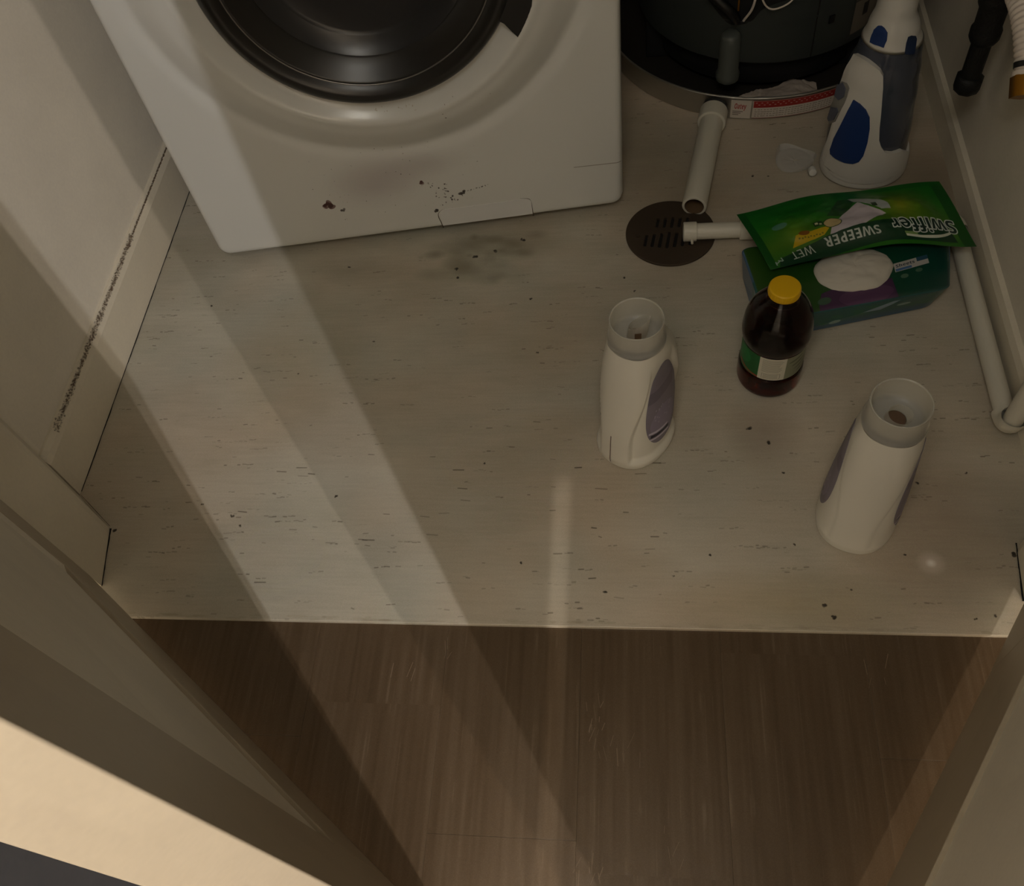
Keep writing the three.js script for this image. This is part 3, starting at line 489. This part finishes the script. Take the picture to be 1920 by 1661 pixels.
// ------------------------------------------------------------------ dryer sheet box and the green wipes pouch
{
  const t = thing('sheet_box', 'soft green and teal dryer sheets pack lying under the wipes pouch', 'box');
  // corners (x,z) bottom and top
  const bt = { FL: [0.196, -0.922], FR: [0.458, -0.986], BR: [0.478, -1.095], BL: [0.178, -1.062] }, tp = { FL: [0.199, -0.918], FR: [0.472, -0.976], BR: [0.492, -1.085], BL: [0.171, -1.074] }, Hb = 0.056;
  const map = (a, b, c2) => { const L = (P, Q, k) => [P[0] + (Q[0] - P[0]) * k, P[1] + (Q[1] - P[1]) * k]; const f = (o) => L(L(o.BL, o.BR, a), L(o.FL, o.FR, a), c2); const p = L(f(bt), f(tp), b); return [p[0], 0.001 + b * Hb, p[1]]; };
  const g = new RoundedBoxGeometry(1, 1, 1, 5, 0.07), p = g.attributes.position, nrm = g.attributes.normal;
  const src = []; for (let i = 0; i < p.count; i++) src.push([p.getX(i) + 0.5, p.getY(i) + 0.5, p.getZ(i) + 0.5, nrm.getX(i), nrm.getY(i), nrm.getZ(i)]);
  const uv = new Float32Array(p.count * 2);
  src.forEach(([a, b, c2, nx, ny, nz], i) => {
    const q = map(a, b, c2); p.setXYZ(i, q[0], q[1] + (ny > 0.5 ? 0.003 * Math.sin(Math.PI * a) * Math.sin(Math.PI * c2) : 0), q[2]);
    // atlas: top = upper 60 %, front = lower strip; sides stretch the front strip
    if (ny > 0.6) { uv[2 * i] = a; uv[2 * i + 1] = 1 - 0.6 * c2; } else if (Math.abs(nx) > 0.6) { uv[2 * i] = 0.01 + 0.06 * c2; uv[2 * i + 1] = 0.02 + 0.36 * b; } else { uv[2 * i] = a; uv[2 * i + 1] = 0.02 + 0.36 * b; }
  });
  g.setAttribute('uv', new THREE.BufferAttribute(uv, 2)); g.computeVertexNormals();
  const [c, x] = canvas(1024, 768);
  let gr = x.createLinearGradient(0, 0, 1024, 0); gr.addColorStop(0, '#2b4d16'); gr.addColorStop(0.35, '#234a18'); gr.addColorStop(0.6, '#12452d'); gr.addColorStop(1, '#0b3d36'); x.fillStyle = gr; x.fillRect(0, 0, 1024, 768);
  // top face: y 0 (back) .. 460 (front)
  x.fillStyle = '#442a48'; x.beginPath(); x.moveTo(300, 470); x.lineTo(310, 330); x.quadraticCurveTo(480, 260, 700, 300); x.lineTo(740, 470); x.fill();
  x.fillStyle = '#573a58'; x.beginPath(); x.ellipse(560, 400, 150, 70, 0, 0, 7); x.fill();
  x.save(); x.translate(712, 212); x.rotate(-0.16); x.fillStyle = '#b8b4ae'; x.fillRect(0, -28, 190, 74); x.fillStyle = '#4a6f9a'; x.fillRect(4, 22, 90, 20); x.fillStyle = '#30546a'; x.fillRect(128, -28, 62, 34); x.fillStyle = '#1b2733'; x.font = 'bold 34px sans-serif'; x.fillText('Sheets', 8, 10); x.restore();
  x.fillStyle = '#4e6a55'; x.beginPath(); x.ellipse(770, 300, 22, 18, 0, 0, 7); x.fill(); x.beginPath(); x.ellipse(850, 270, 20, 16, 0, 0, 7); x.fill(); x.fillStyle = '#3e5a44'; x.beginPath(); x.ellipse(330, 395, 38, 30, 0, 0, 7); x.fill();
  // front face strip: y 476..753
  gr = x.createLinearGradient(0, 476, 0, 760); gr.addColorStop(0, '#1b5050'); gr.addColorStop(0.5, '#165243'); gr.addColorStop(0.8, '#1c4a66'); gr.addColorStop(1, '#245a86'); x.fillStyle = gr; x.fillRect(0, 470, 1024, 298);
  x.fillStyle = '#1c5a40'; for (let i = 0; i < 12; i++) { x.beginPath(); x.ellipse(hash(i, 3) * 1000, 520 + hash(i, 9) * 180, 30 + hash(i, 5) * 40, 18, 0.4, 0, 7); x.fill(); }
  x.fillStyle = '#7f93a0'; x.beginPath(); x.moveTo(560, 600); x.lineTo(720, 520); x.lineTo(760, 520); x.lineTo(670, 610); x.fill(); x.fillStyle = '#88a096'; x.beginPath(); x.ellipse(420, 660, 34, 26, 0, 0, 7); x.fill(); x.beginPath(); x.ellipse(800, 590, 40, 18, 0, 0, 7); x.fill();
  x.fillStyle = '#3a5670'; x.fillRect(0, 480, 40, 280); x.fillStyle = '#6b8796'; x.fillRect(44, 500, 14, 240);
  mesh('carton', g, phy({ map: ctex(c), roughness: 0.32, clearcoat: 0.3, clearcoatRoughness: 0.3 }), t);
  // the white sheet bulging out of the pack
  const s = grid((u, v) => { const th = u * 2 * Math.PI, k = 1 + 0.1 * Math.sin(2 * th + 0.8) + 0.14 * (fbm(4 + 2 * Math.cos(th), 4 + 2 * Math.sin(th)) - 0.5), rad = Math.sin(v * Math.PI / 2), wr = 0.005 * (fbm(7 + 5 * rad * Math.cos(th), 7 + 5 * rad * Math.sin(th)) - 0.5); return [0.336 + 0.055 * k * rad * Math.cos(th), 0.0565 + 0.0135 * Math.cos(v * Math.PI / 2) + wr * 0.8, -1.016 + 0.047 * k * rad * Math.sin(th) - 0.012 * rad * Math.cos(th)]; }, 56, 18);
  const sh = mesh('white_sheet', s, std({ color: 0xc4beb0, roughness: 0.85 }), t); sh.userData.label = 'crumpled white sheet bulging from the pack';
}
{
  const t = thing('wipes_pouch', 'green wet wipes pouch with white lettering lying upside down on the sheet box', 'pouch');
  const FLc = [0.210, 0.075, -1.004], FRc = [0.512, 0.084, -1.036], BRc = [0.478, 0.090, -1.165], BLc = [0.166, 0.084, -1.118];
  const P = (u, v, side) => {                       // u left..right, v front..back
    const a = [0, 1, 2].map((i) => (FLc[i] * (1 - u) + FRc[i] * u) * (1 - v) + (BLc[i] * (1 - u) + BRc[i] * u) * v);
    const eu = Math.min(u, 1 - u), ev = Math.min(v, 1 - v), puff = step(0, 0.22, eu) * step(0, 0.42, ev);
    a[2] += (1 - v) * (0.014 * Math.sin(Math.PI * u) * -1) + 0.004 * Math.sin(u * 9) * (1 - v) - v * 0.012 * Math.sin(Math.PI * u);
    a[1] += side * 0.0125 * puff + (side > 0 ? 0.006 : 0) * puff * (fbm(u * 7, v * 4) - 0.5) * 2 + 0.003 * Math.sin(u * 11 + v * 4) * (1 - puff) + 0.012 * Math.sin(Math.PI * u) * (1 - v) * (1 - v) * 0.4;
    return a;
  };
  const top = grid((u, v) => P(u, v, 1), 110, 50), bottom = grid((u, v) => P(1 - u, v, -0.3), 110, 50);
  const [c, x] = canvas(1536, 640);
  // canvas as seen from the camera: y down = towards the viewer
  let gr = x.createLinearGradient(0, 0, 0, 640); gr.addColorStop(0, '#04560f'); gr.addColorStop(0.35, '#1a6a16'); gr.addColorStop(0.7, '#3f6a10'); gr.addColorStop(1, '#1f6512'); x.fillStyle = gr; x.fillRect(0, 0, 1536, 640);
  gr = x.createRadialGradient(1130, 260, 20, 1130, 260, 330); gr.addColorStop(0, 'rgba(120,130,18,0.95)'); gr.addColorStop(1, 'rgba(60,100,16,0)'); x.fillStyle = gr; x.fillRect(700, 40, 700, 420);
  gr = x.createRadialGradient(300, 380, 10, 300, 380, 220); gr.addColorStop(0, 'rgba(110,140,30,0.75)'); gr.addColorStop(1, 'rgba(60,100,16,0)'); x.fillStyle = gr; x.fillRect(60, 160, 560, 420);
  // mop head picture
  x.fillStyle = '#12420e'; x.beginPath(); x.moveTo(560, 300); x.lineTo(730, 110); x.lineTo(850, 130); x.lineTo(700, 330); x.fill();
  x.fillStyle = '#b7aeb2'; x.beginPath(); x.moveTo(520, 470); x.lineTo(560, 400); x.lineTo(840, 190); x.lineTo(1000, 330); x.lineTo(770, 450); x.closePath(); x.fill();
  x.fillStyle = '#9aa09c'; x.beginPath(); x.moveTo(800, 120); x.quadraticCurveTo(960, 120, 1050, 230); x.lineTo(1050, 290); x.lineTo(980, 290); x.quadraticCurveTo(900, 200, 820, 180); x.fill();
  x.fillStyle = '#263a22'; x.fillRect(930, 210, 36, 44);
  // yellow flash and round seal
  x.fillStyle = '#b79a08'; x.beginPath(); x.moveTo(225, 500); x.lineTo(280, 410); x.lineTo(560, 390); x.lineTo(480, 460); x.closePath(); x.fill(); x.fillStyle = '#7a4a10'; x.beginPath(); x.ellipse(345, 405, 42, 20, 0, 0, 7); x.fill();
  x.fillStyle = '#6d6a1a'; for (let i = 0; i < 9; i++) x.fillRect(290 + i * 22, 436 + (i % 2) * 6, 13, 12);
  x.fillStyle = '#173a14'; x.fillRect(440, 330, 70, 46); x.fillStyle = '#b9b48c'; x.fillRect(450, 340, 22, 18); x.fillRect(480, 350, 20, 16);
  x.fillStyle = '#b4a070'; x.beginPath(); x.ellipse(575, 370, 66, 44, 0, 0, 7); x.fill(); x.strokeStyle = '#1a3a14'; x.lineWidth = 6; x.stroke();
  x.fillStyle = 'rgba(90,130,150,0.6)'; x.beginPath(); x.ellipse(215, 270, 55, 32, 0, 0, 7); x.fill();
  // dark band along the near edge with the lettering, upside down as the pouch lies
  x.fillStyle = '#06361c'; x.beginPath(); x.moveTo(70, 640); x.lineTo(110, 560); x.lineTo(470, 478); x.quadraticCurveTo(760, 440, 1040, 400); x.lineTo(1400, 420); x.lineTo(1420, 600); x.lineTo(900, 600); x.lineTo(400, 640); x.fill();
  x.fillStyle = 'rgba(3,70,18,0.85)'; x.fillRect(0, 0, 60, 640); x.fillRect(1450, 0, 86, 640); x.fillStyle = 'rgba(2,80,14,0.6)'; x.fillRect(0, 0, 1536, 46);
  x.save(); x.translate(890, 505); x.rotate(Math.PI - 0.05); x.fillStyle = '#b9bdb4'; x.font = 'bold 98px sans-serif'; x.textBaseline = 'alphabetic'; x.fillText('SWEEPER', 0, 42, 480); x.restore();
  x.save(); x.translate(372, 548); x.rotate(Math.PI - 0.12); x.font = '94px sans-serif'; x.fillStyle = '#b9bdb4'; x.fillText('WET', 0, 40, 236); x.restore();
  x.fillStyle = '#6f8a4e'; x.fillRect(1056, 520, 90, 44); x.fillStyle = '#c8cbb8'; x.beginPath(); x.moveTo(1060, 540); x.quadraticCurveTo(1260, 570, 1400, 500); x.lineTo(1400, 520); x.quadraticCurveTo(1260, 600, 1060, 560); x.fill();
  x.save(); x.translate(1466, 448); x.rotate(Math.PI + 0.0); x.font = 'bold 160px sans-serif'; x.lineWidth = 18; x.lineJoin = 'round'; x.strokeStyle = '#c6cbc4'; x.strokeText('Swiffer', 0, 52, 478); x.fillStyle = '#0a2a20'; x.fillText('Swiffer', 0, 52, 478); x.restore();
  x.fillStyle = '#8fa39a'; for (let i = 0; i < 4; i++) { x.save(); x.translate(62 + i * 18, 600 - i * 10); x.rotate(i); x.fillRect(-4, -18, 9, 34); x.restore(); }
  const tex = ctex(c);
  const pm = phy({ map: tex, roughness: 0.34, clearcoat: 0.25, clearcoatRoughness: 0.3, side: THREE.DoubleSide });
  mesh('printed_face', top, pm, t);
  mesh('back_face', bottom, std({ color: 0x1d5a1a, roughness: 0.5, side: THREE.DoubleSide }), t);
}

// ------------------------------------------------------------------ amber cleaner bottle
{
  const t = thing('cleaner_bottle', 'dark amber cleaning bottle with yellow cap and green label', 'bottle', [0.203, 0, -0.860], 0);
  const prof = [[0, 0.002], [0.034, 0.001], [0.042, 0.003], [0.0462, 0.010], [0.047, 0.022], [0.0468, 0.040], [0.0455, 0.0455], [0.0447, 0.049], [0.0447, 0.097], [0.0462, 0.1005], [0.0478, 0.106], [0.0486, 0.116], [0.0478, 0.128], [0.046, 0.141], [0.042, 0.153], [0.036, 0.164], [0.028, 0.173], [0.022, 0.1785], [0.0185, 0.182], [0.018, 0.186], [0.018, 0.19], [0, 0.191]];
  const sp = new THREE.SplineCurve(prof.map(([a, b]) => new THREE.Vector2(a, b)));
  mesh('body', lathe(sp.getPoints(120).map((q) => [Math.max(0, q.x), q.y]), 96), phy({ color: 0xffffff, roughness: 0.03, transmission: 1, thickness: 0.09, ior: 1.4, attenuationColor: new THREE.Color().setRGB(0.5, 0.16, 0.04), attenuationDistance: 0.032 }), t);
  const cap = [];
  for (let i = 0; i < 240; i++) cap.push(i);
  const cg = grid((u, v) => { const th = u * 2 * Math.PI, rid = 0.0003 * Math.sin(60 * th), pr = [[0.0185, 0.186], [0.0212, 0.186], [0.0215, 0.188], [0.0212, 0.1965], [0.0198, 0.1985], [0.012, 0.199], [0, 0.1991]], k = v * 6, i = Math.min(5, Math.floor(k)), r = pr[i][0] + (pr[i + 1][0] - pr[i][0]) * (k - i), y = pr[i][1] + (pr[i + 1][1] - pr[i][1]) * (k - i); return [(r + (i === 2 ? rid : 0)) * Math.sin(th), y, (r + (i === 2 ? rid : 0)) * Math.cos(th)]; }, 240, 18);
  mesh('cap', cg, std({ color: 0xd8aa08, roughness: 0.45 }), t);
  const [c, x] = canvas(1536, 280);
  x.fillStyle = '#7d7f66'; x.fillRect(0, 0, 1536, 280);
  x.fillStyle = '#0c5a26'; x.fillRect(360, 0, 275, 280); x.fillStyle = '#127033'; x.beginPath(); x.ellipse(470, 110, 80, 90, 0.3, 0, 7); x.fill(); x.fillStyle = '#6f8a5e'; x.fillRect(330, 0, 40, 280);
  x.fillStyle = '#8c3018'; x.beginPath(); x.moveTo(420, 215); x.quadraticCurveTo(540, 262, 640, 258); x.lineTo(640, 280); x.lineTo(420, 245); x.fill();
  x.fillStyle = '#c9c4b0'; x.fillRect(632, 0, 208, 280); x.fillStyle = '#6d695c'; for (let j = 0; j < 11; j++) x.fillRect(656, 22 + j * 15, 130 + hash(j, 2) * 36, 4); x.strokeStyle = '#6d695c'; x.lineWidth = 3; x.strokeRect(664, 200, 140, 62); for (let j = 0; j < 4; j++) x.fillRect(674, 210 + j * 13, 112, 4);
  x.fillStyle = '#53553c'; for (let j = 0; j < 4; j++) { x.beginPath(); x.ellipse(930 + j * 30, 60 + j * 52, 70, 12, -0.25, 0, 7); x.fill(); }
  mesh('label', grid((u, v) => { const th = (u - 0.5) * Math.PI * 2, r = 0.0451; return [r * Math.sin(th), 0.0485 + 0.048 * v, r * Math.cos(th)]; }, 96, 2), std({ map: ctex(c), roughness: 0.5, side: THREE.DoubleSide }), t);
}

// ------------------------------------------------------------------ two white detergent bottles
function detergentBottle(label, pos, turn, slot, scoop) {
  const t = thing('detergent_bottle', label, 'bottle', pos, turn, null);
  delete t.userData.group;
  // local x = wide axis, z = narrow axis
  const K = [[0, 0.048, 0.047, 0.056], [0.006, 0.055, 0.0505, 0.062], [0.02, 0.059, 0.052, 0.0635], [0.06, 0.065, 0.051, 0.0605], [0.1, 0.069, 0.049, 0.056], [0.14, 0.0695, 0.046, 0.051], [0.175, 0.066, 0.043, 0.0465], [0.2, 0.058, 0.0405, 0.0425], [0.22, 0.0445, 0.037, 0.0385], [0.23, 0.0365, 0.0355, 0.0365]];
  const at = (y) => { let i = 0; while (i < K.length - 2 && y > K[i + 1][0]) i++; const u = clamp((y - K[i][0]) / (K[i + 1][0] - K[i][0]), 0, 1); return [1, 2, 3].map((j) => K[i][j] + (K[i + 1][j] - K[i][j]) * u); };
  const S = (th, y, off) => {
    const [a, b, an] = at(y), cs = Math.cos(th), sn = Math.sin(th), e = 0.86;
    // scoop on the +z broad side below a slanting ridge
    let d = 0;
    for (const s of [1, -1]) { const q = Math.atan2(Math.sin(th - s * Math.PI / 2), Math.cos(th - s * Math.PI / 2)) * s; const edge = 1.02 - 0.62 * step(0.06, 0.2, y); d += scoop * step(edge + 0.16, edge + 0.05, Math.abs(q)) * step(0.014, 0.03, y) * step(0.215, 0.17, y); }
    const A = an + (a - an) * step(-0.5, 0.5, cs) + off - d, B = b + off - d;
    return [A * Math.sign(cs) * Math.abs(cs) ** e, y, B * Math.sign(sn) * Math.abs(sn) ** e];
  };
  const body = grid((u, v) => { const th = -u * Math.PI * 2; if (v < 0.03) { const p = S(th, 0, 0), k = v / 0.03; return [p[0] * k, 0.0015 * (1 - k), p[2] * k]; } return S(th, 0.23 * ((v - 0.03) / 0.97), 0); }, 128, 100);
  mesh('body', body, phy({ color: 0xd9d4c6, roughness: 0.36, clearcoat: 0.2, clearcoatRoughness: 0.3 }), t);
  const frost = phy({ color: 0xf4f2ea, roughness: 0.4, transmission: 0.74, thickness: 0, side: THREE.DoubleSide });
  mesh('pour_collar', lathe([[0.0362, 0.2285], [0.0378, 0.231], [0.0372, 0.236], [0.0355, 0.238], [0.0342, 0.262], [0.0345, 0.2665], [0.0335, 0.268], [0.0322, 0.2655], [0.0326, 0.240], [0.025, 0.236], [0.018, 0.234], [0.0125, 0.234]], 64), frost, t);
  const spout = grid((u, v) => { const th = u * 2 * Math.PI, y = 0.2335 + (slot === null ? 0.012 : 0.03 + 0.012 * Math.cos(th)) * v, r = 0.0125 + 0.0012 * v; return [r * Math.sin(th), y, r * Math.cos(th) + 0.004 * v]; }, 48, 8);
  mesh('spout', spout, frost, t);
  if (slot !== null) { const sl = mesh('spout_slot', rbox(0.0085, 0.02, 0.0012, 0.0005), std({ color: 0x5a4430, roughness: 0.7 }), t); sl.position.set(0, 0.246, 0).add(V3(Math.sin(-turn + slot), 0, Math.cos(-turn + slot)).multiplyScalar(0.0155)); sl.rotation.y = -turn + slot; }
  mesh('opening', new THREE.CylinderGeometry(0.0118, 0.0118, 0.001, 32).translate(0, 0.2335, 0), std({ color: 0x5a4432, roughness: 0.7 }), t);
  // oval lavender labels on both broad sides: outline in (arc, y)
  const [c, x] = canvas(256, 512);
  x.fillStyle = '#7c7480'; x.fillRect(0, 0, 256, 512); x.fillStyle = '#8a8094'; x.beginPath(); x.ellipse(128, 330, 90, 90, 0, 0, 7); x.fill(); x.fillStyle = '#6a616e'; x.fillRect(40, 120, 180, 60);
  x.fillStyle = '#c4bccb'; x.save(); x.translate(30, 350); x.rotate(0.25); x.fillRect(0, 0, 130, 12); x.fillRect(0, 40, 150, 10); x.restore(); x.fillStyle = '#2d2638'; x.save(); x.translate(40, 370); x.rotate(0.25); x.fillRect(0, 0, 130, 18); x.restore();
  x.fillStyle = '#a79db0'; for (let i = 0; i < 16; i++) { x.beginPath(); x.arc(60 + hash(i, 4) * 140, 230 + hash(i, 6) * 90, 4, 0, 7); x.fill(); }
  const lm = std({ map: ctex(c), roughness: 0.45, side: THREE.DoubleSide });
  for (const s of [1, -1]) {
    const outline = []; for (let i = 0; i < 28; i++) { const a = i / 28 * Math.PI * 2, yy = 0.122 + 0.082 * Math.sin(a), w = 0.036 * Math.cos(a) * (1 - 0.28 * Math.sin(a)); outline.push([w, yy]); }
    const g = patch(outline, 0.0005, 0.012, (q, y, d) => S(s * Math.PI / 2 - s * q * 17.5, y, 0.0004 + d));
    const p = g.attributes.position, uv = new Float32Array(p.count * 2); for (let i = 0; i < p.count; i++) { uv[2 * i] = 0.5 + s * p.getX(i) / 0.08; uv[2 * i + 1] = clamp((p.getY(i) - 0.02) / 0.18, 0, 1); }
    g.setAttribute('uv', new THREE.BufferAttribute(uv, 2));
    mesh('label', g, lm, t);
  }
  // dark level stripe printed up the narrow edge
  if (slot !== null) mesh('level_stripe', grid((u, v) => S(Math.PI + 0.05 + 0.02 * (u - 0.5), 0.012 + 0.062 * v, 0.0005), 2, 20), std({ color: 0x5a4038, roughness: 0.6, side: THREE.DoubleSide }), t);
  return t;
}
detergentBottle('uncapped white detergent bottle standing left of the amber bottle, label facing right', [0.006, 0, -0.752], 1.0, 0.1, 0.0058);
detergentBottle('uncapped white detergent bottle standing alone at the front right of the floor', [0.300, 0, -0.622], 1.22, null, 0.0012);

renderer.render(scene, camera);
